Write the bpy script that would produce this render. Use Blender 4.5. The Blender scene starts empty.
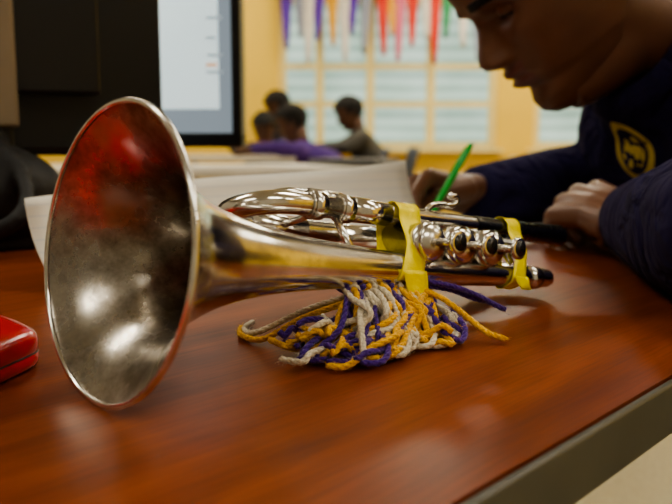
import bpy, math, random
from mathutils import Vector, Matrix
random.seed(11)
TT=0.75
S=bpy.context.scene
V=Vector
try: S.view_settings.look='AgX - Medium High Contrast'
except Exception: pass

# ---------------------------------------------------------------- materials
def newmat(name):
    m=bpy.data.materials.new(name); m.use_nodes=True
    nt=m.node_tree; b=nt.nodes['Principled BSDF']
    return m,nt,b
def mat(name,col,rough=.5,metal=0,var=.0,vscale=20,bump=0,bscale=60,coat=0,sheen=0):
    m,nt,b=newmat(name)
    b.inputs['Roughness'].default_value=rough; b.inputs['Metallic'].default_value=metal
    b.inputs['Base Color'].default_value=(*col,1)
    if coat: b.inputs['Coat Weight'].default_value=coat; b.inputs['Coat Roughness'].default_value=.15
    if sheen: b.inputs['Sheen Weight'].default_value=sheen
    tc=nt.nodes.new('ShaderNodeTexCoord')
    if var>0:
        n=nt.nodes.new('ShaderNodeTexNoise'); n.inputs['Scale'].default_value=vscale; n.inputs['Detail'].default_value=5
        r=nt.nodes.new('ShaderNodeValToRGB')
        r.color_ramp.elements[0].position=.3; r.color_ramp.elements[1].position=.7
        r.color_ramp.elements[0].color=(*[c*(1-var) for c in col],1)
        r.color_ramp.elements[1].color=(*[min(1,c*(1+var)) for c in col],1)
        nt.links.new(tc.outputs['Object'],n.inputs['Vector']); nt.links.new(n.outputs['Fac'],r.inputs['Fac'])
        nt.links.new(r.outputs['Color'],b.inputs['Base Color'])
    if bump>0:
        n=nt.nodes.new('ShaderNodeTexNoise'); n.inputs['Scale'].default_value=bscale; n.inputs['Detail'].default_value=4
        bp=nt.nodes.new('ShaderNodeBump'); bp.inputs['Strength'].default_value=bump; bp.inputs['Distance'].default_value=.01
        nt.links.new(tc.outputs['Object'],n.inputs['Vector']); nt.links.new(n.outputs['Fac'],bp.inputs['Height'])
        nt.links.new(bp.outputs['Normal'],b.inputs['Normal'])
    return m
def emit(name,col,st):
    m,nt,b=newmat(name)
    b.inputs['Base Color'].default_value=(*col,1)
    b.inputs['Emission Color'].default_value=(*col,1); b.inputs['Emission Strength'].default_value=st
    return m

def silver(name,c1,c2,r1,r2,scale):
    m,nt,b=newmat(name); b.inputs['Metallic'].default_value=1
    tc=nt.nodes.new('ShaderNodeTexCoord')
    n=nt.nodes.new('ShaderNodeTexNoise'); n.inputs['Scale'].default_value=scale; n.inputs['Detail'].default_value=8; n.inputs['Roughness'].default_value=.65
    r=nt.nodes.new('ShaderNodeValToRGB'); r.color_ramp.elements[0].position=.38; r.color_ramp.elements[1].position=.62
    r.color_ramp.elements[0].color=(*c1,1); r.color_ramp.elements[1].color=(*c2,1)
    mr=nt.nodes.new('ShaderNodeMapRange'); mr.inputs['From Min'].default_value=.35; mr.inputs['From Max'].default_value=.65
    mr.inputs['To Min'].default_value=r1; mr.inputs['To Max'].default_value=r2
    nt.links.new(tc.outputs['Object'],n.inputs['Vector']); nt.links.new(n.outputs['Fac'],r.inputs['Fac']); nt.links.new(n.outputs['Fac'],mr.inputs['Value'])
    nt.links.new(r.outputs['Color'],b.inputs['Base Color']); nt.links.new(mr.outputs['Result'],b.inputs['Roughness'])
    return m
M_sil=silver('silver_plate',(.62,.59,.53),(.86,.84,.80),.25,.13,45)
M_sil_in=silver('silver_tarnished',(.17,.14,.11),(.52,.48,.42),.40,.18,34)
M_dark_metal=silver('dark_plate',(.08,.08,.08),(.22,.22,.21),.3,.2,60)

def wood():
    m,nt,b=newmat('table_wood_laminate')
    tc=nt.nodes.new('ShaderNodeTexCoord'); mp=nt.nodes.new('ShaderNodeMapping')
    mp.inputs['Scale'].default_value=(1.6,22,22)
    n=nt.nodes.new('ShaderNodeTexNoise'); n.inputs['Scale'].default_value=2.2; n.inputs['Detail'].default_value=8; n.inputs['Distortion'].default_value=1.2
    n2=nt.nodes.new('ShaderNodeTexNoise'); n2.inputs['Scale'].default_value=9; n2.inputs['Detail'].default_value=6
    mp2=nt.nodes.new('ShaderNodeMapping'); mp2.inputs['Scale'].default_value=(3,60,60)
    r=nt.nodes.new('ShaderNodeValToRGB')
    r.color_ramp.elements[0].position=.25; r.color_ramp.elements[0].color=(.130,.022,.004,1)
    r.color_ramp.elements[1].position=.75; r.color_ramp.elements[1].color=(.290,.064,.010,1)
    mx=nt.nodes.new('ShaderNodeMix'); mx.data_type='RGBA'; mx.blend_type='MULTIPLY'; mx.inputs[0].default_value=.5
    r2=nt.nodes.new('ShaderNodeValToRGB'); r2.color_ramp.elements[0].position=.35; r2.color_ramp.elements[0].color=(.45,.4,.4,1); r2.color_ramp.elements[1].position=.6
    L=nt.links.new
    L(tc.outputs['Object'],mp.inputs['Vector']); L(mp.outputs[0],n.inputs['Vector'])
    L(tc.outputs['Object'],mp2.inputs['Vector']); L(mp2.outputs[0],n2.inputs['Vector'])
    L(n.outputs['Fac'],r.inputs['Fac']); L(n2.outputs['Fac'],r2.inputs['Fac'])
    L(r.outputs['Color'],mx.inputs[6]); L(r2.outputs['Color'],mx.inputs[7]); L(mx.outputs[2],b.inputs['Base Color'])
    b.inputs['Roughness'].default_value=.36; b.inputs['Specular IOR Level'].default_value=.34
    return m
M_wood=wood()

# ---------------------------------------------------------------- mesh builder
def frames(pts,closed=False):
    n=len(pts); T=[]
    for i in range(n):
        a=pts[(i-1)%n] if (closed or i>0) else pts[i]
        c=pts[(i+1)%n] if (closed or i<n-1) else pts[i]
        t=(c-a); T.append(t.normalized() if t.length>1e-9 else V((0,0,1)))
    up=V((0,0,1)) if abs(T[0].z)<.9 else V((1,0,0))
    N=[(up-T[0]*up.dot(T[0])).normalized()]
    for i in range(1,n):
        q=N[-1]-T[i]*N[-1].dot(T[i])
        N.append(q.normalized() if q.length>1e-6 else N[-1])
    return T,N
def smooth(pts,k=8,closed=False):
    pts=[V(p) for p in pts]; n=len(pts); out=[]
    rng=range(n if closed else n-1)
    for i in rng:
        p0=pts[(i-1)%n] if (closed or i>0) else pts[0]*2-pts[1]
        p1=pts[i]; p2=pts[(i+1)%n]
        p3=pts[(i+2)%n] if (closed or i+2<n) else pts[-1]*2-pts[-2]
        for j in range(k):
            t=j/k
            out.append(.5*((2*p1)+(-p0+p2)*t+(2*p0-5*p1+4*p2-p3)*t*t+(-p0+3*p1-3*p2+p3)*t**3))
    if not closed: out.append(pts[-1])
    return out
class MB:
    def __init__(s): s.v=[];s.f=[];s.m=[]
    def tube(s,pts,rad,seg=16,mi=0,cap=True,closed=False):
        pts=[V(p) for p in pts]
        if not hasattr(rad,'__len__'): rad=[rad]*len(pts)
        T,N=frames(pts,closed); o=len(s.v)
        for p,r,t,nn in zip(pts,rad,T,N):
            bn=t.cross(nn)
            for k in range(seg):
                a=2*math.pi*k/seg
                s.v.append(p+(nn*math.cos(a)+bn*math.sin(a))*r)
        n=len(pts)
        for i in range(n if closed else n-1):
            for k in range(seg):
                i2=(i+1)%n; k2=(k+1)%seg
                s.f.append((o+i*seg+k,o+i*seg+k2,o+i2*seg+k2,o+i2*seg+k)); s.m.append(mi)
        if cap and not closed:
            s.f.append(tuple(o+k for k in range(seg))[::-1]); s.m.append(mi)
            s.f.append(tuple(o+(n-1)*seg+k for k in range(seg))); s.m.append(mi)
    def box(s,c,size,mi=0,rot=None):
        c=V(c); o=len(s.v)
        for x in(-1,1):
            for y in(-1,1):
                for z in(-1,1):
                    p=V((x*size[0]/2,y*size[1]/2,z*size[2]/2))
                    if rot: p=rot@p
                    s.v.append(c+p)
        for q in((0,1,3,2),(4,6,7,5),(0,4,5,1),(2,3,7,6),(0,2,6,4),(1,5,7,3)):
            s.f.append(tuple(o+i for i in q)); s.m.append(mi)
    def ball(s,c,r,mi=0,seg=16,rot=None):
        c=V(c); 
        if not hasattr(r,'__len__'): r=(r,r,r)
        o=len(s.v); R=seg//2
        for i in range(1,R):
            th=math.pi*i/R
            for k in range(seg):
                a=2*math.pi*k/seg
                p=V((r[0]*math.sin(th)*math.cos(a),r[1]*math.sin(th)*math.sin(a),r[2]*math.cos(th)))
                if rot: p=rot@p
                s.v.append(c+p)
        a=V((0,0,r[2])); 
        if rot:a=rot@a
        s.v.append(c+a); s.v.append(c-a); tp=len(s.v)-2; bt=tp+1
        for i in range(R-2):
            for k in range(seg):
                k2=(k+1)%seg
                s.f.append((o+i*seg+k,o+(i+1)*seg+k,o+(i+1)*seg+k2,o+i*seg+k2)); s.m.append(mi)
        for k in range(seg):
            k2=(k+1)%seg
            s.f.append((tp,o+k,o+k2)); s.m.append(mi)
            s.f.append((bt,o+(R-2)*seg+k2,o+(R-2)*seg+k)); s.m.append(mi)
    def grid(s,rows,mi=0,cu=False):
        o=len(s.v); nr=len(rows); nc=len(rows[0])
        for r in rows: s.v+= [V(p) for p in r]
        for i in range(nr-1):
            for k in range(nc if cu else nc-1):
                k2=(k+1)%nc
                s.f.append((o+i*nc+k,o+i*nc+k2,o+(i+1)*nc+k2,o+(i+1)*nc+k)); s.m.append(mi)
    def obj(s,name,mats,parent=None,sm=True,bevel=0,solid=0,remesh=0,smoothit=0,loc=None,rotz=0):
        me=bpy.data.meshes.new(name); me.from_pydata([tuple(p) for p in s.v],[],s.f); me.update()
        for m in mats: me.materials.append(m)
        for p,mi in zip(me.polygons,s.m): p.material_index=mi; p.use_smooth=sm
        ob=bpy.data.objects.new(name,me); S.collection.objects.link(ob)
        if loc is not None: ob.location=loc; ob.rotation_euler=(0,0,rotz)
        if parent: ob.parent=parent
        if solid:
            d=ob.modifiers.new('solid','SOLIDIFY'); d.thickness=solid; d.offset=0
        if bevel:
            d=ob.modifiers.new('bevel','BEVEL'); d.width=bevel; d.segments=3; d.limit_method='ANGLE'
        if remesh:
            d=ob.modifiers.new('remesh','REMESH'); d.mode='VOXEL'; d.voxel_size=remesh; d.use_smooth_shade=True
        if smoothit:
            d=ob.modifiers.new('smooth','SMOOTH'); d.factor=.6; d.iterations=smoothit
        return ob
def empty(name,loc=(0,0,0),rotz=0):
    e=bpy.data.objects.new(name,None); e.empty_display_size=.1; e.location=loc; e.rotation_euler=(0,0,rotz)
    S.collection.objects.link(e); return e
def R3(*cols): return Matrix(cols).transposed()

# ---------------------------------------------------------------- room
M_wall=mat('yellow_wall_paint',(.88,.60,.09),.6,var=.04,vscale=3)
M_wall2=mat('beige_wall_paint',(.40,.38,.34),.6,var=.05,vscale=3)
M_ceil=mat('ceiling_tile',(.62,.61,.58),.8,var=.05,vscale=40)
M_floor=mat('floor_tile_beige',(.28,.23,.125),.4,var=.3,vscale=90)
M_trim=mat('cream_window_frame',(.86,.71,.30),.5,var=.03)
X0,X1,Y0,Y1,ZC=-3.2,4.6,-3.0,7.4,3.0
b=MB(); b.box(((X0+X1)/2,(Y0+Y1)/2,-.05),(X1-X0+.4,Y1-Y0+.4,.1)); b.obj('floor',[M_floor],sm=False)
b=MB(); b.box(((X0+X1)/2,(Y0+Y1)/2,ZC+.05),(X1-X0+.4,Y1-Y0+.4,.1)); b.obj('ceiling',[M_ceil],sm=False)
b=MB(); b.box((X0-.1,(Y0+Y1)/2,ZC/2),(.2,Y1-Y0+.4,ZC)); b.obj('wall_left',[M_wall2],sm=False)
b=MB(); b.box((X1+.1,(Y0+Y1)/2,ZC/2),(.2,Y1-Y0+.4,ZC)); b.obj('wall_right',[M_wall],sm=False)
b=MB(); b.box(((X0+X1)/2,Y0-.1,ZC/2),(X1-X0,.2,ZC)); b.obj('wall_rear',[M_wall2],sm=False)
ws=.78; wt=2.65
A0,A1,B0,B1=-.52,1.47,1.80,3.8
b=MB()
def wb(x0,x1,z0,z1): b.box(((x0+x1)/2,Y1+.1,(z0+z1)/2),(x1-x0,.2,z1-z0))
wb(X0,X1,0,ws); wb(X0,X1,wt,ZC); wb(X0,A0,ws,wt); wb(A1,B0,ws,wt); wb(B1,X1,ws,wt)
b.obj('wall_back',[M_wall],sm=False)
def pane_mat():
    m,nt,b=newmat('daylit_louvre_glass')
    tc=nt.nodes.new('ShaderNodeTexCoord'); w=nt.nodes.new('ShaderNodeTexWave'); w.bands_direction='Z'
    w.inputs['Scale'].default_value=2.6; w.inputs['Distortion'].default_value=.6
    n=nt.nodes.new('ShaderNodeTexNoise'); n.inputs['Scale'].default_value=1.6
    r=nt.nodes.new('ShaderNodeValToRGB'); r.color_ramp.elements[0].position=.3; r.color_ramp.elements[0].color=(.20,.34,.27,1); r.color_ramp.elements[1].position=1.0; r.color_ramp.elements[1].color=(.66,.80,.70,1)
    ml=nt.nodes.new('ShaderNodeMath'); ml.operation='MULTIPLY_ADD'; ml.inputs[1].default_value=.35
    L=nt.links.new
    L(tc.outputs['Object'],w.inputs['Vector']); L(tc.outputs['Object'],n.inputs['Vector'])
    L(w.outputs['Fac'],ml.inputs[0]); L(n.outputs['Fac'],ml.inputs[2]); L(ml.outputs[0],r.inputs['Fac'])
    L(r.outputs['Color'],b.inputs['Emission Color']); b.inputs['Emission Strength'].default_value=1.1
    b.inputs['Base Color'].default_value=(.10,.14,.12,1); b.inputs['Roughness'].default_value=.2
    return m
M_pane=pane_mat()
def window(name,x0,x1,vm,hm):
    e=empty(name)
    b=MB(); b.box(((x0+x1)/2,Y1+.13,(ws+wt)/2),(x1-x0,.01,wt-ws)); b.obj(name+'_glass',[M_pane],e,sm=False)
    b=MB()
    for x in vm: b.box((x,Y1+.07,(ws+wt)/2),(.075,.08,wt-ws))
    for z in hm: b.box(((x0+x1)/2,Y1+.07,z),(x1-x0,.07,.05))
    b.box(((x0+x1)/2,Y1-.02,ws-.02),(x1-x0+.1,.12,.04))
    b.obj(name+'_frame',[M_trim],e,sm=False,bevel=.004)
window('window_1',A0,A1,[A0+.03,-.148,.3135,.867,A1-.03],[ws+.03,1.18,1.52,2.1,wt-.03])
window('window_2',B0,B1,[B0+.03,2.45,3.1,B1-.03],[ws+.03,1.18,1.52,2.1,wt-.03])
b=MB(); b.box(((X0+X1)/2,Y1-.01,.06),(X1-X0,.02,.12)); b.obj('baseboard_back',[mat('baseboard_vinyl',(.08,.06,.05),.5,var=.1)],sm=False)
M_lamp=emit('fluorescent_diffuser',(1.0,.94,.80),24)
M_lamp_boost=emit('diffuser_back_boost',(1.0,.91,.72),42)  # boosted emission for the back row, added to brighten the far wall
M_lampb=mat('light_housing',(.8,.8,.78),.4,var=.02)
for x in(-1.6,1.1,3.4):
    for y in(-1.5,1.0,3.6,6.2):
        e=empty('ceiling_light_fixture' )
        b=MB(); b.box((x,y,ZC-.03),(1.25,.34,.06)); b.obj('housing',[M_lampb],e,sm=False)
        b=MB(); b.box((x,y,ZC-.064),(1.18,.27,.006)); b.obj('diffuser',[M_lamp_boost if y>5 else M_lamp],e,sm=False)
cols=[(.70,.05,.03),(.12,.04,.40),(.75,.7,.62),(.80,.42,.04),(.05,.30,.12),(.75,.18,.28),(.3,.32,.4)]
PM=[mat('pennant_felt_%d'%k,c,.8,var=.08) for k,c in enumerate(cols)]
b=MB(); yp=Y1-.09
b.tube(smooth([(A0,yp+.02,2.42),(.4,yp,2.36),(A1,yp+.02,2.42)],10),.006,6,mi=2)
xs=[-.44,-.34,-.24,-.14,-.04,.06,.16,.27,.40,.49,.58,.68,.78,.88,1.0,1.12,1.24,1.36]
mis=[1,6,2,1,3,2,1,6,0,3,5,0,2,0,4,2,6,3]
for k,x in enumerate(xs):
    w=.11; zb=1.66+.13*math.sin(k*2.3); mi=mis[k]
    rows=[]
    for j in range(9):
        t=j/8; z=2.38-(2.38-zb)*t; hw=w/2*(1-.7*t*t)
        rows.append([(x-hw+.03*t*math.sin(k*1.7),yp,z),(x+.03*t*math.sin(k*1.7),yp-.012*math.sin(j),z),(x+hw+.03*t*math.sin(k*1.7),yp,z)])
    b.grid(rows,mi)
b.obj('pennant_banner',PM,solid=.003)

# ---------------------------------------------------------------- foreground table
ah=V((.674,.738,0)).normalized(); nh=V((-ah.y,ah.x,0))
C=V((.53,.765,0)); Lx=2.0; Wy=1.45
ang=math.atan2(ah.y,ah.x)
cen=C-ah*Lx/2+nh*Wy/2
te=empty('classroom_table',(cen.x,cen.y,0),ang)
M_edge=mat('table_edge_vinyl',(.085,.083,.070),.35,var=.12,vscale=30)
M_leg=mat('table_leg_metal',(.25,.25,.25),.4,1,var=.05)
b=MB(); b.box((0,0,TT-.0125),(Lx-.004,Wy-.004,.025)); b.obj('table_top',[M_wood],te,sm=False)
b=MB()
for sy in(-1,1): b.box((0,sy*Wy/2,TT-.0135),(Lx+.004,.004,.025))
for sx in(-1,1): b.box((sx*Lx/2,0,TT-.0135),(.004,Wy+.004,.025))
b.obj('edge_band',[M_edge],te,sm=False,bevel=.0015)
b=MB()
for sx in(-1,1):
    for sy in(-1,1):
        b.tube([(sx*(Lx/2-.12),sy*(Wy/2-.12),.01),(sx*(Lx/2-.12),sy*(Wy/2-.12),TT-.025)],.022,16)
    b.tube([(sx*(Lx/2-.12),-(Wy/2-.12),TT-.05),(sx*(Lx/2-.12),(Wy/2-.12),TT-.05)],.015,12)
b.obj('table_legs',[M_leg],te)

# ---------------------------------------------------------------- trumpet
KU=.885
DA,DB=math.sin(math.radians(47.5)),math.cos(math.radians(47.5))
def hb(u): return .0622-.134*u
def T(u,s,dh): return V((-.0905+DA*KU*u-DB*s,.319+DB*KU*u+DA*s,TT+hb(u)+dh))
tr=empty('trumpet')
prof=[(0,.0612),(.0015,.0595),(.004,.0560),(.008,.0505),(.013,.0450),(.02,.0390),(.03,.0325),(.04,.0278),(.05,.0240),(.06,.0212),(.08,.0172),(.10,.0147),(.13,.0124),(.17,.0103),(.21,.0087),(.26,.0073),(.31,.0064),(.35,.0060)]
def interp(tab,x):
    if x<=tab[0][0]: return tab[0][1]
    for (a,b_),(c,d) in zip(tab,tab[1:]):
        if x<=c: return b_+(d-b_)*(x-a)/(c-a)
    return tab[-1][1]
pp=smooth([(a,r,0) for a,r in prof],6)
b=MB()
b.tube([T(p.x,0,0) for p in pp],[p.y for p in pp],72,cap=False)
b.obj('bell',[M_sil],tr)
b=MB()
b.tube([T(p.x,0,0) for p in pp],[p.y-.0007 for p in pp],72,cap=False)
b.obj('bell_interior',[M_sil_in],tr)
Ax=(T(1,0,0)-T(0,0,0)).normalized(); e1=(V((0,0,1))-Ax*Ax.z).normalized(); e2=Ax.cross(e1)
b=MB()
b.tube([T(0,0,0)+(e1*math.cos(a)+e2*math.sin(a))*.0612 for a in [2*math.pi*k/96 for k in range(96)]],.0014,10,closed=True)
b.obj('bell_rim',[M_sil],tr)
def ubend(u0,p,q,sgn,n=14,flat=1.0):
    c=((p[0]+q[0])/2,(p[1]+q[1])/2); h=((p[0]-q[0])/2,(p[1]-q[1])/2); R=math.hypot(*h)*flat
    return [T(u0+sgn*R*math.sin(math.pi*k/n),c[0]+h[0]*math.cos(math.pi*k/n),c[1]+h[1]*math.cos(math.pi*k/n)) for k in range(n+1)]
lp=(.018,.030); lq=(.060,.016)
b=MB()
b.tube([T(.400,*lp),T(.34,*lp),T(.22,*lp),T(.14,*lp)],[.0052,.0056,.0058,.0058],20)
b.tube([T(.165,*lp)]+ubend(.126,lp,lq,-1,18,1.25)+[T(.2,*lq),T(.262,*lq)],.0061,20)
for u in(.140,.163): 
    b.tube([T(u-.004,*lp),T(u+.004,*lp)],.0078,24); b.tube([T(u-.0055,*lp),T(u-.0040,*lp)],.0070,24)
b.tube([T(.126,*lq),T(.17,*lq)],.0072,24)
b.tube([T(.172,*lp),T(.200,*lp)],.0068,24)
bq=(.046,.001)
b.tube([T(.33,0,0)]+ubend(.348,(0,0),bq,1,18)+[T(.30,*bq),T(.27,*bq)],.0061,20)
for u,q in((.335,(0,0)),(.335,bq)): b.tube([T(u-.006,*q),T(u+.006,*q)],.0074,24)
fp=(.010,.0165); fq=(.038,.015)
b.tube([T(.27,*fp)]+ubend(.318,fp,fq,1,14)+[T(.27,*fq)],.0050,18)
for q in(fp,fq): b.tube([T(.296,*q),T(.304,*q)],.0062,20)
gp=(.075,.016); gq=(.045,.034)
b.tube([T(.215,*gp)]+ubend(.150,gp,gq,-1,14)+[T(.215,*gq)],.0050,18)
b.tube([T(.162,*gp),T(.188,*gp)],.0061,18); b.tube([T(.162,*gq),T(.188,*gq)],.0061,18)
for u in(.155,.315):
    b.tube([T(u,.003,.008),T(u,.0155,.024)],.0022,10)
b.tube([T(.150,*lp),T(.150,.04,.022),T(.150,*lq)],.0020,10)
hk=[T(.240,.018,.0355),T(.246,.018,.039),T(.256,.018,.0405),T(.264,.017,.0405),T(.269,.016,.0435),T(.267,.016,.0465),T(.263,.016,.046)]
b.tube(smooth(hk,6),.0019,10)
b.ball(hk[-1],.0026)
b.obj('tubing',[M_sil],tr)
b=MB()
b.tube([T(.290,*lp),T(.335,*lp),T(.352,*lp),T(.353,*lp),T(.402,*lp),T(.4022,*lp),T(.390,*lp)],[.0062,.0064,.0068,.0064,.0078,.0058,.0052],24,cap=False)
b.obj('mouthpiece_receiver',[M_dark_metal],tr)
b=MB(); bd=MB()
va=(-.008,.0170); vb=(.088,.008)
def vp(u,t): return T(u,va[0]+(vb[0]-va[0])*t,va[1]+(vb[1]-va[1])*t)
vu=[.212,.2435,.275]
for u in vu:
    b.tube([vp(u,0),vp(u,.10),vp(u,.102),vp(u,.90),vp(u,.902),vp(u,1)],[.0112,.0112,.0104,.0104,.0112,.0112],32)
    b.tube([vp(u,-.05),vp(u,-.02),vp(u,0)],[.0060,.0095,.0112],32)
    b.tube([vp(u,1),vp(u,1.03),vp(u,1.07)],[.0112,.010,.004],32)
    b.tube([vp(u,-.17),vp(u,-.05)],.0024,12)
    b.tube([vp(u,-.205),vp(u,-.200),vp(u,-.180),vp(u,-.175)],[.0058,.0066,.0066,.0045],28)
    bd.tube([vp(u,-.210),vp(u,-.202)],.0046,24)
for u in(.228,.2585):
    for t in(.35,.65): b.tube([T(u-.008,va[0]+(vb[0]-va[0])*t,.014),T(u+.008,va[0]+(vb[0]-va[0])*t,.014)],.0055,16)
s2=V((0,0,.022))
b.tube(smooth([vp(.2435,.45),vp(.2435,.45)+s2*.8,vp(.2435,.48)+s2,vp(.2435,.59)+s2,vp(.2435,.62)+s2*.8,vp(.2435,.62)],4),.0045,14)
b.obj('valve_casings',[M_sil],tr)
bd.obj('button_inlays',[mat('dark_button_inlay',(.02,.018,.015),.25,var=.1)],tr)
M_tape=mat('yellow_tape',(.98,.80,.004),.42,var=.06,vscale=60,bump=.2,bscale=160)
def tape(name,du,rb,tail,hw=.0100):
    loop=[(0,-rb-.0006,.183),(-rb*.8,-rb*.55,.184),(-rb-.0004,0,.186),(-rb*.75,.008,.191),(-.001,.018,.199),(.0085,.028,.206),(.0115,.0345,.2085),(.018,.0376,.210),(.0252,.033,.209),(.0225,.018,.200),(rb*1.02,-.001,.188),(rb*.7,-rb*.72,.185)]
    pts=smooth([(a,c+.0,d+du) for a,c,d in loop],6,closed=True); pts.append(pts[0])
    b=MB(); rows=[]
    for i,(a,c,d) in enumerate(pts):
        h_=hw*(1-.18*math.exp(-((c-.014)/.008)**2))
        rows.append([T(d-h_+2*h_*k/4,a,c+.0003*math.sin(90*a+1.7*k)) for k in range(5)])
    b.grid(rows)
    rows=[]
    for j in range(9):
        t=j/8; h_=hw*(1-.15*t); rows.append([T(.186+du-h_+2*h_*k/4+.004*t,-rb*1.0-.0018-.002*t+.0006*math.sin(5*t+k),.001-tail*t) for k in range(5)])
    b.grid(rows)
    b.obj(name,[M_tape],tr,solid=.0003)
tape('tape_band_front',.006,.0098,.022)
tape('tape_band_rear',.121,.0076,.008,.0080)

# ---------------------------------------------------------------- yarn tassel
def yarn(name,c1,c2):
    m,nt,b=newmat(name); tc=nt.nodes.new('ShaderNodeTexCoord'); n=nt.nodes.new('ShaderNodeTexNoise'); n.inputs['Scale'].default_value=700; n.inputs['Detail'].default_value=4
    r=nt.nodes.new('ShaderNodeValToRGB'); r.color_ramp.elements[0].position=.3; r.color_ramp.elements[1].position=.7
    r.color_ramp.elements[0].color=(*c1,1); r.color_ramp.elements[1].color=(*c2,1)
    bp=nt.nodes.new('ShaderNodeBump'); bp.inputs['Strength'].default_value=.8; bp.inputs['Distance'].default_value=.001
    L=nt.links.new
    L(tc.outputs['Object'],n.inputs['Vector'])
    L(n.outputs['Fac'],r.inputs['Fac']); L(r.outputs['Color'],b.inputs['Base Color']); L(n.outputs['Fac'],bp.inputs['Height']); L(bp.outputs['Normal'],b.inputs['Normal'])
    b.inputs['Roughness'].default_value=.95; b.inputs['Specular IOR Level'].default_value=.1; b.inputs['Sheen Weight'].default_value=.3
    return m
Y=[yarn('yarn_gold',(.60,.30,.010),(.95,.55,.03)),yarn('yarn_white',(.50,.43,.32),(.84,.76,.60)),yarn('yarn_purple',(.035,.010,.13),(.10,.035,.30))]
b=MB()
def W(u,s,h):
    p=T(u,s,0); return V((p.x,p.y,TT+h))
rnd=random.uniform
def resample(p,step):
    out=[p[0]]; acc=0
    for a,c in zip(p,p[1:]):
        d=(c-a).length
        if d<1e-9: continue
        pos=step-acc
        while pos<=d:
            out.append(a+(c-a)*(pos/d)); pos+=step
        acc=(acc+d)%step
    return out
def ytube(p,mi):
    p=resample(smooth(p,14),.0012)
    if len(p)<4: return
    T_,N_=frames(p); ph=rnd(0,6.28)
    for ply in(0,2.094,4.189):
        q=[]
        for i,(c,t,n) in enumerate(zip(p,T_,N_)):
            a=ph+ply+i*.0012*2*math.pi/.012; bn=t.cross(n)
            c2=c+(n*math.cos(a)+bn*math.sin(a))*.00060
            if c2.z<TT+.0013: c2.z=TT+.0013
            q.append(c2)
        b.tube(q,[.00112]*(len(q)-2)+[.0010,.0005],6,mi=mi)
    for i in range(0,len(p)):
        t,n=T_[i],N_[i]
        for _ in range(2):
            a=rnd(0,6.28); bn=t.cross(n); d=(n*math.cos(a)+bn*math.sin(a))
            p0=p[i]+d*.0014; p1=p0+d*rnd(.0003,.0010)+t*rnd(-.0022,.0022); p2=p1+d*rnd(-.0006,.0007)+t*rnd(-.0018,.0018)
            if min(p1.z,p2.z)>TT+.0003: b.tube([p0,p1,p2],.00008,3,mi=mi,cap=False)
for k in range(160):
    mi=[0,1,2,0,1,0,2,0,1,2][k%10]
    if k%5<3: u0=rnd(.178,.216); du=rnd(-.095,.0)
    else: u0=rnd(.140,.19); du=rnd(-.04,.010)
    ue=min(.205,max(.098,u0+du)); se=rnd(-.040,.010); du=ue-u0
    top=hb(u0)-.009
    bul=rnd(.004,.020); j=lambda: rnd(-.005,.005)
    pts=[W(u0,rnd(-.006,.002),top),
         W(u0+du*.15+j(),-.004-bul*.5,top*.85+rnd(-.003,.003)),
         W(u0+du*.45+j(),-.006-bul+j(),max(.006,top*.60+rnd(-.008,.004))),
         W(u0+du*.78+j(),(se-bul)*.6-.004+j(),max(.004,top*.30+rnd(-.008,.006))),
         W(ue,se,rnd(.0025,.010))]
    q=random.random()
    if q<.45:
        d=rnd(.008,.020); sg=-1 if random.random()<.6 else 1
        pts+=[W(ue+sg*d*.6,se+rnd(-.005,.005),rnd(.003,.007)),W(ue+sg*d*1.0,se+rnd(-.004,.014),rnd(.003,.008))]
    elif q<.60:
        pts+=[W(ue+.008,se-.006,.004),W(ue+.018,se-.002,.008),W(ue+.022,se+.006,.013)]
    ytube(pts,mi)
for k in range(46):
    mi=[1,0,2,0,1,2,0][k%7]
    uc=rnd(.112,.200); sc_=rnd(-.032,.012); a0=rnd(0,6.28); pts=[]; R=rnd(.006,.012); dr=rnd(-.9,.9); h=rnd(.003,.020)*(1-abs(sc_+.008)/.05)
    for i in range(5):
        a=a0+dr*i; pts.append(W(uc+(i-2)*R*.8*math.cos(a0)+R*.4*math.cos(a*2),sc_+(i-2)*R*.45*math.sin(a0)+R*.35*math.sin(a*2),max(.0025,h+rnd(-.003,.003))))
    ytube(pts,mi)
for k in range(8):
    u=.150+.0065*k; r=interp(prof,u)+.0018; mi=[2,0,1,0,2,1,0,2][k]
    p=[T(u+.002*math.sin(a+k),0,0)+(e1*math.cos(a)+e2*math.sin(a))*r for a in [2*math.pi*j/28 for j in range(10,25)]]
    ytube(p,mi)
strand=ytube
strand([W(.195,-.006,.028),W(.206,-.020,.022),W(.213,-.034,.012),(W(.214,-.046,.006)),W(.222,-.054,.0025)],0)
strand([W(.205,-.006,.030),W(.222,-.016,.026),W(.238,-.022,.020),W(.250,-.026,.014),W(.258,-.030,.010)],2)
strand([W(.20,-.004,.028),W(.222,-.012,.024),W(.238,-.020,.018),W(.250,-.022,.015)],2)
strand([W(.20,-.004,.022),W(.212,-.020,.013),W(.203,-.034,.005),W(.183,-.038,.0025),W(.175,-.030,.003)],1)
strand([W(.150,.002,.026),W(.135,.020,.018),W(.115,.038,.006),W(.122,.060,.0025),W(.140,.072,.0025)],1)
strand([W(.150,.0,.024),W(.128,.016,.015),W(.112,.030,.004),W(.112,.05,.0025),W(.125,.066,.0025)],0)
b.obj('yarn_tassel',Y)

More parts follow.
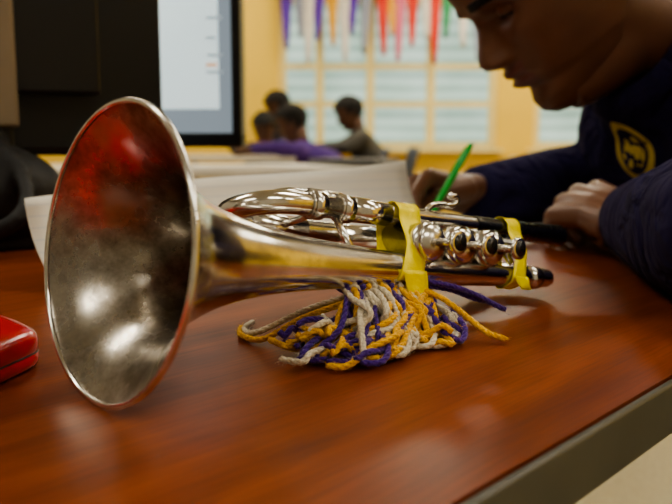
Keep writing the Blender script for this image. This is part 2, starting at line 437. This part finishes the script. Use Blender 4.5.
# ---------------------------------------------------------------- paper behind
def paper_mat(lined=True):
    m,nt,b=newmat('ruled_paper'); tc=nt.nodes.new('ShaderNodeTexCoord'); w=nt.nodes.new('ShaderNodeTexWave'); w.bands_direction='Z'; w.inputs['Scale'].default_value=38
    r=nt.nodes.new('ShaderNodeValToRGB'); r.color_ramp.elements[0].position=.0; r.color_ramp.elements[0].color=(.68,.68,.66,1); r.color_ramp.elements[1].position=.08; r.color_ramp.elements[1].color=(.80,.77,.68,1)
    nt.links.new(tc.outputs['Object'],w.inputs['Vector']); nt.links.new(w.outputs['Fac'],r.inputs['Fac']); nt.links.new(r.outputs['Color'],b.inputs['Base Color']); b.inputs['Roughness'].default_value=.7
    return m
M_paper=paper_mat()
b=MB(); rows=[]
for j in range(15):
    t=j/14
    row=[]
    for k in range(21):
        q=k/20
        a=V((-.178,.53,0)).lerp(V((.117,.75,0)),q)
        nn=V((-.69,.72,0))
        top=.064+.023*q
        hgt=.001+top*(t**1.6)*(1+.03*math.sin(q*6))
        row.append(V((a.x,a.y,TT+hgt))+nn*(.07*math.sin(t*1.45)))
    rows.append(row)
b.grid(rows)
b.obj('notebook_paper',[M_paper],solid=.0008)
b=MB(); b.box((0,0,0),(.20,.27,.0012)); b.obj('writing_paper',[M_paper],sm=False,loc=(.115,.925,TT+.0008),rotz=ang)

# ---------------------------------------------------------------- red case, left + unseen red card for the bell reflection
M_red=mat('red_glossy_plastic',(.45,.006,.008),.22,var=.1,vscale=8,coat=.4)
M_blk=mat('black_plastic',(.012,.011,.011),.35,var=.2,vscale=10)
ms=empty('pencil_case')
b=MB(); rows=[]
mc=V((-.233,.366,TT)); mrot=Matrix.Rotation(math.radians(-12),3,'Z')
def mpt(k_,a,z): 
    c_=math.cos(a); s_=math.sin(a)
    x=.090*math.copysign(abs(c_)**.32,c_); y=.034*math.copysign(abs(s_)**.32,s_)
    inset=(1-k_)*.030
    x-=math.copysign(min(inset,abs(x)),x); y-=math.copysign(min(inset,abs(y)),y)
    zz=z*(1-.42*min(1,max(0,(x-.025)/.060)))
    return mc+mrot@V((x,y,zz))
AA=[2*math.pi*(q+.5)/64 for q in range(64)]
for z,k_ in((0,.90),(.002,.97),(.006,1.0),(.0125,1.0),(.0135,.98),(.0145,1.0),(.024,1.0),(.029,.97),(.032,.88),(.0335,.75),(.034,.5),(.0345,.02),(.0345,-.12)):
    rows.append([mpt(k_,a,z) for a in AA])
b.grid(rows,cu=True); b.f.append(tuple(len(b.v)-64+i for i in range(64))); b.m.append(0); b.obj('shell',[M_red],ms)
b=MB(); b.tube([mpt(.985,a,.0135) for a in AA],.0006,8,closed=True)
b.obj('zip',[M_blk],ms)
b=MB(); b.box((0,0,.004),(.24,.31,.008)); b.box((-.118,0,.0045),(.006,.31,.010)); b.box((.06,.158,.005),(.07,.012,.002))
b.obj('bell_red_reflector',[mat('red_reflector_card',(.66,.02,.02),.45,var=.06,vscale=30)],sm=False,bevel=.001,loc=(-.33,.135,TT),rotz=.3)  # out-of-view red card, added to reflect red into the bell

# ---------------------------------------------------------------- monitors
M_bez=mat('monitor_bezel_black',(.010,.009,.009),.3,var=.2,vscale=5)
M_silv=mat('monitor_grey_trim',(.24,.19,.13),.4,.3,var=.1,vscale=5)
def screen_mat():
    m,nt,b=newmat('lit_lcd_screen'); tc=nt.nodes.new('ShaderNodeTexCoord'); br=nt.nodes.new('ShaderNodeTexBrick')
    br.inputs['Scale'].default_value=7; br.inputs['Color1'].default_value=(.62,.72,.80,1); br.inputs['Color2'].default_value=(.50,.60,.68,1); br.inputs['Mortar'].default_value=(.40,.47,.52,1); br.inputs['Mortar Size'].default_value=.015
    nt.links.new(tc.outputs['Generated'],br.inputs['Vector']); nt.links.new(br.outputs['Color'],b.inputs['Emission Color']); b.inputs['Emission Strength'].default_value=.6
    b.inputs['Base Color'].default_value=(.02,.02,.02,1); b.inputs['Roughness'].default_value=.2
    return m
M_scr=screen_mat(); M_or=emit('screen_orange_bar',(.8,.35,.12),.6); M_wh=emit('screen_white_window',(.66,.80,.82),.82)
M_txt=emit('screen_text_grey',(.42,.50,.54),.5)
def monitor(loc,rotz,w,h,zb,mats_trim):
    e=empty('computer_monitor',(loc[0],loc[1],TT),rotz)
    b=MB(); t=.014
    b.box((0,.0,zb+t/2),(w,.03,t+.006)); b.box((0,0,zb+h-t/2),(w,.03,t))
    for sx in(-1,1): b.box((sx*(w/2-t/2),0,zb+h/2),(t,.03,h))
    b.box((0,.02,zb+h/2),(w-.006,.02,h-.006)); b.box((0,.045,zb+h/2),(w*.6,.04,h*.65))
    b.obj('housing',[mats_trim],e,sm=False,bevel=.003)
    b=MB(); b.box((0,.004,zb+h/2),(w-2*t,.006,h-2*t)); b.obj('screen',[M_scr],e,sm=False)
    b=MB(); b.box((w*.14,-.0005,zb+h*.52),(w*.58,.002,h*.74)); b.obj('screen_window',[M_wh],e,sm=False)
    b=MB()
    for i,zz in enumerate((.30,.33,.37,.44,.52)): b.box((w*(.42-.01*(i%2)),-.002,zb+h*zz),(w*(.03 if i%2 else .045),.002,.004),mi=0 if i in(1,) else 1)
    b.obj('screen_bar',[M_or,M_txt],e,sm=False)
    b=MB(); b.box((0,.05,zb/2+.06),(.06,.025,zb+.12)); b.box((0,.04,.008),(.24,.18,.016)); b.obj('stand',[mats_trim],e,sm=False,bevel=.004)
    return e
monitor((-.380,1.18),math.radians(-6),.50,.34,.100,M_bez)
m2=monitor((-.390,.88),math.radians(180+28),.40,.36,.093,M_bez)
b=MB(); b.box((-.020,.068,.28),(.030,.012,.32)); b.obj('rear_trim',[M_silv],m2,sm=False,bevel=.004)
b=MB()
for c,r in(((-.36,.79,.055),(.085,.07,.055)),((-.43,.82,.085),(.10,.07,.08)),((-.33,.80,.05),(.06,.05,.05)),((-.38,.77,.08),(.05,.04,.03))):
    b.ball((c[0],c[1],TT+c[2]),r,seg=20)
b.tube(smooth([(-.34,.71,TT+.012),(-.28,.71,TT+.04),(-.30,.75,TT+.085),(-.37,.77,TT+.12)],8),.009,10)
b.obj('black_bag',[mat('black_nylon',(.006,.0055,.006),.6,var=.3,vscale=30,bump=.5,bscale=25)],remesh=.006,smoothit=4)

# ---------------------------------------------------------------- people
M_skin=mat('skin_dark_brown',(.150,.065,.034),.40,var=.12,vscale=25,bump=.06,bscale=300)
M_hair=mat('hair_black',(.008,.006,.005),.8,var=.3,vscale=200,bump=.8,bscale=250)
M_lip=mat('lips_brown',(.14,.050,.038),.4,var=.1)
M_eye=mat('eye_dark',(.006,.004,.003),.15,var=.1)
M_jean=mat('denim_dark',(.02,.025,.045),.85,var=.3,vscale=80,bump=.2)
M_shoe=mat('shoe_black',(.015,.015,.015),.5,var=.2)
fT=[(-.012,.052),(-.004,.075),(.006,.086),(.018,.088),(.032,.081),(.05,.087),(.07,.088),(.09,.087),(.115,.085),(.132,.094),(.16,.096),(.185,.086),(.205,.068),(.222,.040),(.231,.002)]
bT=[(-.012,-.02),(.0,.0),(.02,.01),(.045,.04),(.06,.068),(.09,.090),(.14,.102),(.175,.097),(.205,.074),(.222,.045),(.231,.002)]
wT=[(-.012,.012),(-.004,.024),(.006,.032),(.02,.043),(.04,.056),(.06,.063),(.08,.068),(.11,.073),(.15,.078),(.18,.073),(.205,.058),(.222,.034),(.231,.002)]
nT=[(.064,0),(.069,.012),(.076,.024),(.083,.028),(.09,.025),(.105,.015),(.118,.008),(.13,0)]
nS=[(.064,.018),(.076,.0165),(.085,.013),(.10,.010),(.12,.009)]
lT=[(.034,0),(.040,.010),(.046,.013),(.0505,.004),(.055,.012),(.061,.012),(.066,.002),(.07,0)]
def head(name,origin,F,U,parent,skin,hi=True,hair=.008):
    F=F.normalized(); U=(U-F*U.dot(F)).normalized(); X=F.cross(U)
    def P(x,y,z): return origin+X*x+F*y+U*z
    nz,na=(110,112) if hi else (40,40)
    b=MB(); rows=[]; tags=[]
    for i in range(nz+1):
        z=-.012+.243*(i/nz); f=interp(fT,z); bk=interp(bT,z); w=interp(wT,z); row=[]; tg=[]
        for k in range(na):
            a=2*math.pi*k/na; c,s_=math.cos(a),math.sin(a)
            sx=math.copysign(abs(s_)**.85,s_); x=w*sx
            y=(f*c if c>0 else bk*c)
            if c>0:
                y=f*(c**.8)
                y+=interp(nT,z)*math.exp(-(x/interp(nS,z))**2)
                if .064<z<.09: y+=.009*math.exp(-((abs(x)-.0135)/.006)**2-((z-.075)/.007)**2)
                y+=interp(lT,z)*math.exp(-(x/.021)**2)
                y-=.012*math.exp(-((abs(x)-.031)/.014)**2-((z-.116)/.010)**2)
                y+=.004*math.exp(-((abs(x)-.030)/.018)**2-((z-.134)/.006)**2)
                y+=.004*math.exp(-((abs(x)-.045)/.016)**2-((z-.092)/.014)**2)
            hairy=(z>.175 and c>-.2) or (c<.12 and z>.10) or (c<-.35 and z>.06) or (z>.15+.05*abs(c) and c<.75 and abs(x)>.05)
            if hairy:
                d=1+hair/.085; x*=d; y*=d
            zz=z+(hair*max(0,(z-.19)/.04) if hairy else 0)
            row.append(P(x,y,zz)); 
            t=0
            if hairy: t=1
            elif c>0 and .038<z<.0655 and abs(x)<.026: t=2
            elif c>0 and .131<z<.1385 and .013<abs(x)<.05: t=1
            tg.append(t)
        rows.append(row); tags.append(tg)
    b.grid(rows,cu=True)
    idx=0
    for i in range(nz):
        for k in range(na): b.m[idx]=tags[i][k]; idx+=1
    b.f.append(tuple(range(na))[::-1]); b.m.append(0)
    b.f.append(tuple((nz)*na+k for k in range(na))); b.m.append(1)
    rot=R3(X,F,U)
    for sx in(-1,1):
        b.tube(smooth([P(sx*.071,.004,.078),P(sx*.080,-.006,.083),P(sx*.087,-.016,.100),P(sx*.088,-.014,.120),P(sx*.081,-.001,.126),P(sx*.074,.008,.115)],6),.0045,10,mi=0)
        b.ball(P(sx*.076,-.004,.100),(.006,.013,.020),0,12,rot)
        b.ball(P(sx*.031,.0665,.116),(.0145,.0125,.0115),0,16,rot)
        lash=[P(sx*(.031+.0135*math.sin(q)),.0665+.0125*math.cos(q)*.98,.1105+.0008*math.cos(2*q)) for q in [-1.1+.22*j for j in range(11)]]
        b.tube(lash,.0011,6,mi=3)
    return b.obj(name,[skin,M_hair,M_lip,M_eye],parent), P
def handgeo(b,wrist,d,n,l,curls,spread=.0,thumb=None,sc=1.0,r0=.0085):
    d=d.normalized(); n=(n-d*n.dot(d)).normalized(); l=(l-d*l.dot(d)-n*l.dot(n)).normalized()
    offs=[.030,.0105,-.0095,-.028]; base=[.088,.092,.087,.078]
    L3=[(.042,.025,.020),(.046,.029,.021),(.042,.027,.020),(.033,.020,.017)]; tips=[]
    for i in range(4):
        k=wrist+d*base[i]*sc+l*offs[i]*sc+n*(.004 if i in(1,2) else 0)*sc
        b.tube([wrist+l*offs[i]*.55*sc,wrist+(k-wrist)*.5+n*.002*sc,k],[.017*sc,.0145*sc,.0105*sc],12)
        a=0; p=k; pts=[k]; rads=[r0*1.1*sc]
        for j in range(3):
            a+=math.radians(curls[i][j]); dr=d*math.cos(a)-n*math.sin(a)+l*spread*(1.5-i)
            p=p+dr.normalized()*L3[i][j]*sc; pts.append(p); rads.append(r0*(1-.09*(j+1))*sc*(.93 if i==3 else 1))
        pp=smooth(pts,5); rp=[rads[min(3,q//5)]+(rads[min(3,q//5+1)]-rads[min(3,q//5)])*(q%5)/5 for q in range(len(pp))]
        b.tube(pp,rp,12); b.ball(pts[-1],rads[-1]*1.0,seg=10)
        tips.append(pts[-1])
        for q in pts[:-1]: b.ball(q,r0*1.08*sc,seg=10)
    t0=wrist+d*.022*sc+l*.020*sc-n*.004*sc
    t=thumb or [(.030,.045,-.010),(.024,.070,-.022),(.016,.092,-.030)]
    tp=[t0]+[wrist+l*a_*sc+d*b_*sc+n*c_*sc for a_,b_,c_ in t]
    q=smooth(tp,5); b.tube(q,[ (.0165-.0075*i/(len(q)-1))*sc for i in range(len(q))],12); b.ball(tp[-1],.009*sc,seg=10); tips.append(tp[-1])
    return tips
def A(x,y,h): return V((x,y,TT+h))
st=empty('writing_student')
def hoodie_mat():
    m,nt,b=newmat('navy_hoodie_fleece'); N=nt.nodes; L=nt.links.new
    tc=N.new('ShaderNodeTexCoord'); n=N.new('ShaderNodeTexNoise'); n.inputs['Scale'].default_value=30; n.inputs['Detail'].default_value=5
    r=N.new('ShaderNodeValToRGB'); r.color_ramp.elements[0].color=(.008,.006,.030,1); r.color_ramp.elements[1].color=(.022,.016,.068,1)
    L(tc.outputs['Object'],n.inputs['Vector']); L(n.outputs['Fac'],r.inputs['Fac'])
    sub=N.new('ShaderNodeVectorMath'); sub.operation='SUBTRACT'; sub.inputs[1].default_value=tuple(CREST)
    cx=N.new('ShaderNodeVectorMath'); cx.operation='CROSS_PRODUCT'; cx.inputs[1].default_value=tuple(CN)
    ln=N.new('ShaderNodeVectorMath'); ln.operation='LENGTH'
    dt=N.new('ShaderNodeVectorMath'); dt.operation='DOT_PRODUCT'; dt.inputs[1].default_value=tuple(CN)
    L(tc.outputs['Object'],sub.inputs[0]); L(sub.outputs[0],cx.inputs[0]); L(cx.outputs[0],ln.inputs[0]); L(sub.outputs[0],dt.inputs[0])
    ab=N.new('ShaderNodeMath'); ab.operation='ABSOLUTE'; L(dt.outputs['Value'],ab.inputs[0])
    lt=N.new('ShaderNodeMath'); lt.operation='LESS_THAN'; lt.inputs[1].default_value=.07; L(ab.outputs[0],lt.inputs[0])
    cr=N.new('ShaderNodeValToRGB'); cr.color_ramp.interpolation='CONSTANT'
    el=cr.color_ramp.elements; el[0].position=0; el[0].color=(.55,.55,.55,1); el[1].position=.36; el[1].color=(0,0,0,1)
    for p,c in((.44,1),(.57,0)):
        e=el.new(p); e.color=(c,c,c,1)
    ml=N.new('ShaderNodeMath'); ml.operation='MULTIPLY'; ml.inputs[1].default_value=1/.056
    L(ln.outputs['Value'],ml.inputs[0]); L(ml.outputs[0],cr.inputs['Fac'])
    vo=N.new('ShaderNodeTexVoronoi'); vo.inputs['Scale'].default_value=95; L(tc.outputs['Object'],vo.inputs['Vector'])
    ad=N.new('ShaderNodeMath'); ad.operation='GREATER_THAN'; L(cr.outputs['Color'],ad.inputs[0])
    vm=N.new('ShaderNodeMath'); vm.operation='MULTIPLY'; vm.inputs[1].default_value=1.1; L(vo.outputs['Distance'],vm.inputs[0]); L(vm.outputs[0],ad.inputs[1])
    mm=N.new('ShaderNodeMath'); mm.operation='MULTIPLY'; L(ad.outputs[0],mm.inputs[0]); L(lt.outputs[0],mm.inputs[1])
    gz=N.new('ShaderNodeMath'); gz.operation='GREATER_THAN'; gz.inputs[1].default_value=.01; L(cr.outputs['Color'],gz.inputs[0])
    m3=N.new('ShaderNodeMath'); m3.operation='MULTIPLY'; L(mm.outputs[0],m3.inputs[0]); L(gz.outputs[0],m3.inputs[1])
    mx=N.new('ShaderNodeMix'); mx.data_type='RGBA'; L(m3.outputs[0],mx.inputs[0]); L(r.outputs['Color'],mx.inputs[6]); mx.inputs[7].default_value=(.62,.47,.09,1)
    L(mx.outputs[2],b.inputs['Base Color']); b.inputs['Roughness'].default_value=.95; b.inputs['Specular IOR Level'].default_value=.2
    n2=N.new('ShaderNodeTexNoise'); n2.inputs['Scale'].default_value=16; n2.inputs['Detail'].default_value=3; n2.inputs['Distortion'].default_value=1.5
    bp=N.new('ShaderNodeBump'); bp.inputs['Strength'].default_value=.8; bp.inputs['Distance'].default_value=.03
    L(tc.outputs['Object'],n2.inputs['Vector']); L(n2.outputs['Fac'],bp.inputs['Height']); L(bp.outputs['Normal'],b.inputs['Normal'])
    return m
CREST=A(.310,.872,.094); CN=V((-.95,-.30,0)).normalized()
M_hood=hoodie_mat()
Lv=V((.3,-.954,0)); Fv=V((-.954,-.3,0))
b=MB()
for o in(-.07,0,.07):
    q=Lv*o
    pts=[A(.70,1.02,-.20)+q,A(.64,.99,-.08)+q,A(.55,.95,.04)+q,A(.45,.91,.11)+q,A(.42,.90,.155)+q*.9]
    b.tube(smooth(pts,5),[.115]*6+[.118]*5+[.112]*5+[.095]*4+[.085],20)
    b.ball(pts[0],.11); b.ball(pts[-1],.085); b.ball(A(.420,.900,.12)+q,.108)
LS=A(.435,.740,.165); RS=A(.485,1.06,.19); LE=A(.240,.470,.053); LW=A(.262,.690,.038); RE=A(.345,1.05,.055); RW=A(.168,.965,.041)
NB=A(.390,.885,.185)
for s_,r in((LS,.070),(RS,.07)):
    b.tube([NB+V((.03,0,0)),s_],[.065,.07],16); b.ball(s_,r)
b.tube([LS,LS.lerp(LE,.5),LE],[.070,.062,.052],20); b.ball(LE,.052); b.tube([LE,LE.lerp(LW,.35),LE.lerp(LW,.8),LW],[.052,.050,.040,.034],20)
b.tube([RS,RE],[.07,.055],20); b.ball(RE,.053); b.tube([RE,RE.lerp(RW,.4),RW],[.053,.048,.036],20)
for E,Wp in((LE,LW),(RE,RW)):
    d=(Wp-E).normalized(); b.tube([Wp-d*.02,Wp-d*.012,Wp+d*.012],[.036,.037,.033],20)
nd=(A(.267,.85,.25)-A(.385,.885,.185)).normalized(); n1=nd.cross(V((0,1,0))).normalized(); n2=nd.cross(n1)
for cc,rad,th in((A(.332,.869,.205),.070,.019),(A(.365,.88,.200),.078,.028)):
    ring=[cc+(n1*math.cos(a)+n2*math.sin(a))*rad for a in [2*math.pi*k/24 for k in range(24)]]
    b.tube(ring,th,12,closed=True)
b.ball(A(.44,.90,.245),(.080,.10,.07))
b.obj('hoodie',[M_hood],st,remesh=.0065,smoothit=7)
hO=A(.286,.850,.186); F=V((-.77,-.13,-.62)); U=V((-.62,-.08,.78))
hd,P=head('head',hO,F,U,st,M_skin)
b=MB(); b.tube(smooth([P(0,.02,.05),P(0,-.02,.05),NB+V((.0,0,.005)),A(.42,.90,.16)],6),[.050]*6+[.054]*7+[.060]*6,28)
b.ball(P(0,-.015,.06),.056,seg=20); b.tube([P(0,.06,.012),P(0,.0,.015),P(0,-.04,.03)],[.028,.045,.05],20)
b.obj('neck',[M_skin],st,remesh=.005,smoothit=6)
b=MB()
thr=[(.020,.055,-.014),(.012,.085,-.030),(.014,.105,-.044)]
c1=[(48,42,18),(62,55,30),(70,65,35),(75,70,40)]
dR=V((-.83,-.52,.10)); nR=V((-.30,.42,.85)); lR=V((.37,-.64,.6))
tips=handgeo(b,RW+dR.normalized()*.008,dR,nR,lR,c1,thumb=thr)
b.obj('hand_right',[M_skin],st,remesh=.0024,smoothit=3)
b=MB()
tl=handgeo(b,LW+V((-.004,.012,0)),V((-.30,.93,.10)),V((-.35,-.25,.9)),V((.94,.33,0)),[(50,70,40),(52,75,40),(55,75,42),(58,75,45)],thumb=[(.034,.040,-.012),(.030,.066,-.022),(.016,.085,-.030)])
b.obj('hand_left',[M_skin],st,remesh=.0024,smoothit=3)
g=(tips[0]+tips[4])*.5; pd=V((.48,.30,.76)).normalized()
k=(g.z-TT-.002)/pd.z; tip=g-pd*k
M_pen=mat('green_pen_barrel',(.02,.48,.05),.25,var=.05)
b=MB(); b.tube([tip,tip+pd*.012,tip+pd*.014,tip+pd*.118,tip+pd*.125],[.0006,.0026,.0038,.0038,.0028],16)
b.tube([tip+pd*.083+V((-.0045,-.002,0)),tip+pd*.120+V((-.0045,-.002,0))],.0012,8)
b.obj('green_pen',[M_pen])
PV=A(.70,1.02,-.20); F2=V((-.25,-.97,0)); L2=V((.97,-.25,0))
b=MB()
for sg in(-1,1):
    hp=PV+L2*.09*sg; kn=hp+F2*.40+V((0,0,-.02)); an=V((kn.x,kn.y+.03,.09))
    b.tube([hp,kn],[.088,.064],20); b.ball(kn,.064); b.tube([kn,kn.lerp(an,.4),an],[.064,.056,.048],20); b.ball(hp,.09)
b.ball(PV,(.12,.14,.10))
b.obj('trousers',[M_jean],st,remesh=.012,smoothit=4)
for sg in(-1,1):
    hp=PV+L2*.09*sg; kn=hp+F2*.40; an=V((kn.x,kn.y+.03,.09)); b=MB()
    b.tube([an+V((0,0,.02)),an+V((0,0,-.03))],[.045,.048],16); b.tube([an-F2*.04+V((0,0,-.05)),an+F2*.08+V((0,0,-.05)),an+F2*.20+V((0,0,-.06))],[.040,.042,.028],16)
    b.obj('shoe_%d'%(1 if sg>0 else 2),[M_shoe],st,remesh=.008,smoothit=3)
M_seat=mat('chair_plastic_blue',(.03,.05,.12),.45,var=.1)
def chair(x,y,rz,seatmat=None):
    e=empty('classroom_chair',(x,y,0),rz)
    b=MB(); rows=[]
    for i in range(9):
        t=i/8; rows.append([(-.20+.40*t,-.20+.40*k/8,.430-.015*math.sin(math.pi*k/8)-.02*(t**4)) for k in range(9)])
    b.grid(rows); b.obj('seat',[seatmat or M_seat],e,solid=.012)
    b=MB(); rows=[]
    for i in range(9):
        t=i/8; rows.append([(-.22-.06*t-.02*math.sin(math.pi*k/8),-.19+.38*k/8,.56+.24*t) for k in range(9)])
    b.grid(rows); b.obj('backrest',[seatmat or M_seat],e,solid=.012)
    b=MB()
    for sy in(-.18,.18):
        b.tube(smooth([(.20,sy,.012),(.17,sy,.405),(.0,sy,.415),(-.17,sy,.415),(-.23,sy,.60),(-.27,sy,.78)],5),.011,10)
        b.tube([(-.24,sy,.012),(-.15,sy,.415)],.011,10)
    b.tube([(-.2,-.18,.2),(-.2,.18,.2)],.008,8)
    b.obj('legs',[M_leg],e)
chair(.705,1.04,math.atan2(-.97,-.25))

# ---- background people
def seated(name,hx,hy,yaw,hz,shirt,skin,lean=.2):
    e=empty(name)
    f=V((math.cos(yaw),math.sin(yaw),0)); l=V((-f.y,f.x,0)); o=V((hx,hy,0))-f*(lean+.05); up=V((0,0,1))
    x,y=o.x,o.y
    hh=hz-.12; nb=o+f*lean+up*(hh-.04); pv=o+up*.55
    b=MB()
    for k in(-.07,0,.07):
        b.tube([pv+l*k,pv.lerp(nb,.5)+l*k*1.1-f*.03,nb-up*.07+l*k],[.11,.115,.10],14); b.ball(pv+l*k,.11,seg=12); b.ball(nb-up*.07+l*k,.10,seg=12)
    wr=[]
    for sg in(-1,1):
        sh=nb-up*.05+l*.17*sg; el=sh+f*.12+l*.05*sg; w=el+f*.20-l*.10*sg; w.z=.80; el.z=.805
        b.tube([nb-up*.02,sh],[.065,.065],12); b.ball(sh,.068,seg=12); b.tube([sh,el],[.066,.050],12); b.ball(el,.050,seg=12); b.tube([el,w],[.050,.036],12); wr.append((w,el,sg))
    b.obj('shirt',[shirt],e,remesh=.014,smoothit=4)
    head('head',nb+up*.045+f*.03,(f-up*.45),up+f*.45,e,skin,hi=False,hair=.016)
    b=MB(); b.tube([nb-up*.06,nb+up*.05+f*.02,nb+up*.12+f*.03],[.058,.052,.05],14); b.obj('neck',[skin],e)
    b=MB()
    for w,el,sg in wr:
        d=(w-el); handgeo(b,w,d,up,-l*sg,[(20,30,20)]*4)
    b.obj('hands',[skin],e,remesh=.005,smoothit=2)
    b=MB()
    for sg in(-1,1):
        hp=pv-up*.01+l*.09*sg; kn=hp+f*.42-up*.03; an=V((kn.x,kn.y,.09))
        b.tube([hp,kn],[.085,.06],12); b.ball(kn,.06,seg=12); b.tube([kn,an],[.06,.045],12); b.tube([an-f*.05-up*.045,an+f*.18-up*.055],[.04,.03],12)
    b.obj('trousers',[M_jean],e,remesh=.015,smoothit=3)
    chair(x-f.x*.02,y-f.y*.02,yaw)
M_skin2=mat('skin_brown',(.12,.055,.03),.5,var=.1)
M_shg=mat('shirt_charcoal',(.07,.065,.055),.8,var=.2); M_shp=mat('shirt_purple',(.065,.022,.19),.8,var=.2); M_shn=mat('shirt_navy',(.03,.03,.06),.8,var=.2)
seated('seated_student',.125,6.05,math.radians(185),1.07,M_shg,M_skin2,lean=.12)
seated('seated_student',-.27,5.45,math.radians(172),.985,M_shp,M_skin2,lean=.26)
seated('seated_student',-.46,6.75,math.radians(205),1.15,M_shn,M_skin2,lean=.10)
seated('seated_student',-.54,6.15,math.radians(262),.96,M_shn,M_skin2,lean=.25)
M_lam=mat('table_top_light',(.60,.55,.47),.35,var=.08); M_pan=mat('table_panel_grey',(.13,.11,.13),.6,var=.1)
def btable(x,y,lx,ly,panel=False):
    e=empty('student_desk',(x,y,0))
    b=MB(); b.box((0,0,.735),(lx,ly,.03)); b.obj('desk_top',[M_lam],e,sm=False,bevel=.004)
    b=MB()
    for sx in(-1,1):
        for sy in(-1,1): b.tube([(sx*(lx/2-.06),sy*(ly/2-.06),.005),(sx*(lx/2-.06),sy*(ly/2-.06),.72)],.018,12)
    if panel: b.box((0,-(ly/2-.05),.55),(lx-.12,.015,.32))
    b.obj('desk_frame',[M_pan],e,sm=False)
btable(-.68,5.60,.84,.80)
btable(-.55,3.3,1.6,.75,True)
btable(1.9,5.0,1.5,.7,True)
b=MB()
for x,y,r in((-.42,3.2,.2),(-.25,3.35,-.3),(-.60,3.15,.1),(-.1,3.1,.5)):
    b.box((x,y,.7545+.0012*abs(r)),(.22,.29,.004),rot=Matrix.Rotation(r,3,'Z'))
b.obj('loose_papers',[M_paper],sm=False)
lt=empty('closed_laptop',(.08,3.38,.75),math.radians(160))
b=MB(); b.box((0,0,.010),(.33,.23,.018)); b.box((0,0,.025),(.33,.23,.010)); b.obj('case',[mat('laptop_grey',(.16,.16,.15),.4,var=.05)],lt,sm=False,bevel=.003)
b=MB(); b.tube([(-.12,.115,.019),(.12,.115,.019)],.007,12); b.obj('hinge',[M_blk],lt)

# ---------------------------------------------------------------- world, camera
w=bpy.data.worlds.new('world'); S.world=w; w.use_nodes=True
w.node_tree.nodes['Background'].inputs[0].default_value=(.6,.7,.8,1); w.node_tree.nodes['Background'].inputs[1].default_value=.3
cd=bpy.data.cameras.new('camera'); cam=bpy.data.objects.new('camera',cd); S.collection.objects.link(cam)
cd.sensor_width=36; cd.lens=36*800/672; cd.clip_start=.02
cam.location=(0,0,TT+.107); cam.rotation_euler=(math.radians(90-7.97),0,0)
cd.dof.use_dof=True; cd.dof.focus_distance=.41; cd.dof.aperture_fstop=9.5
S.camera=cam
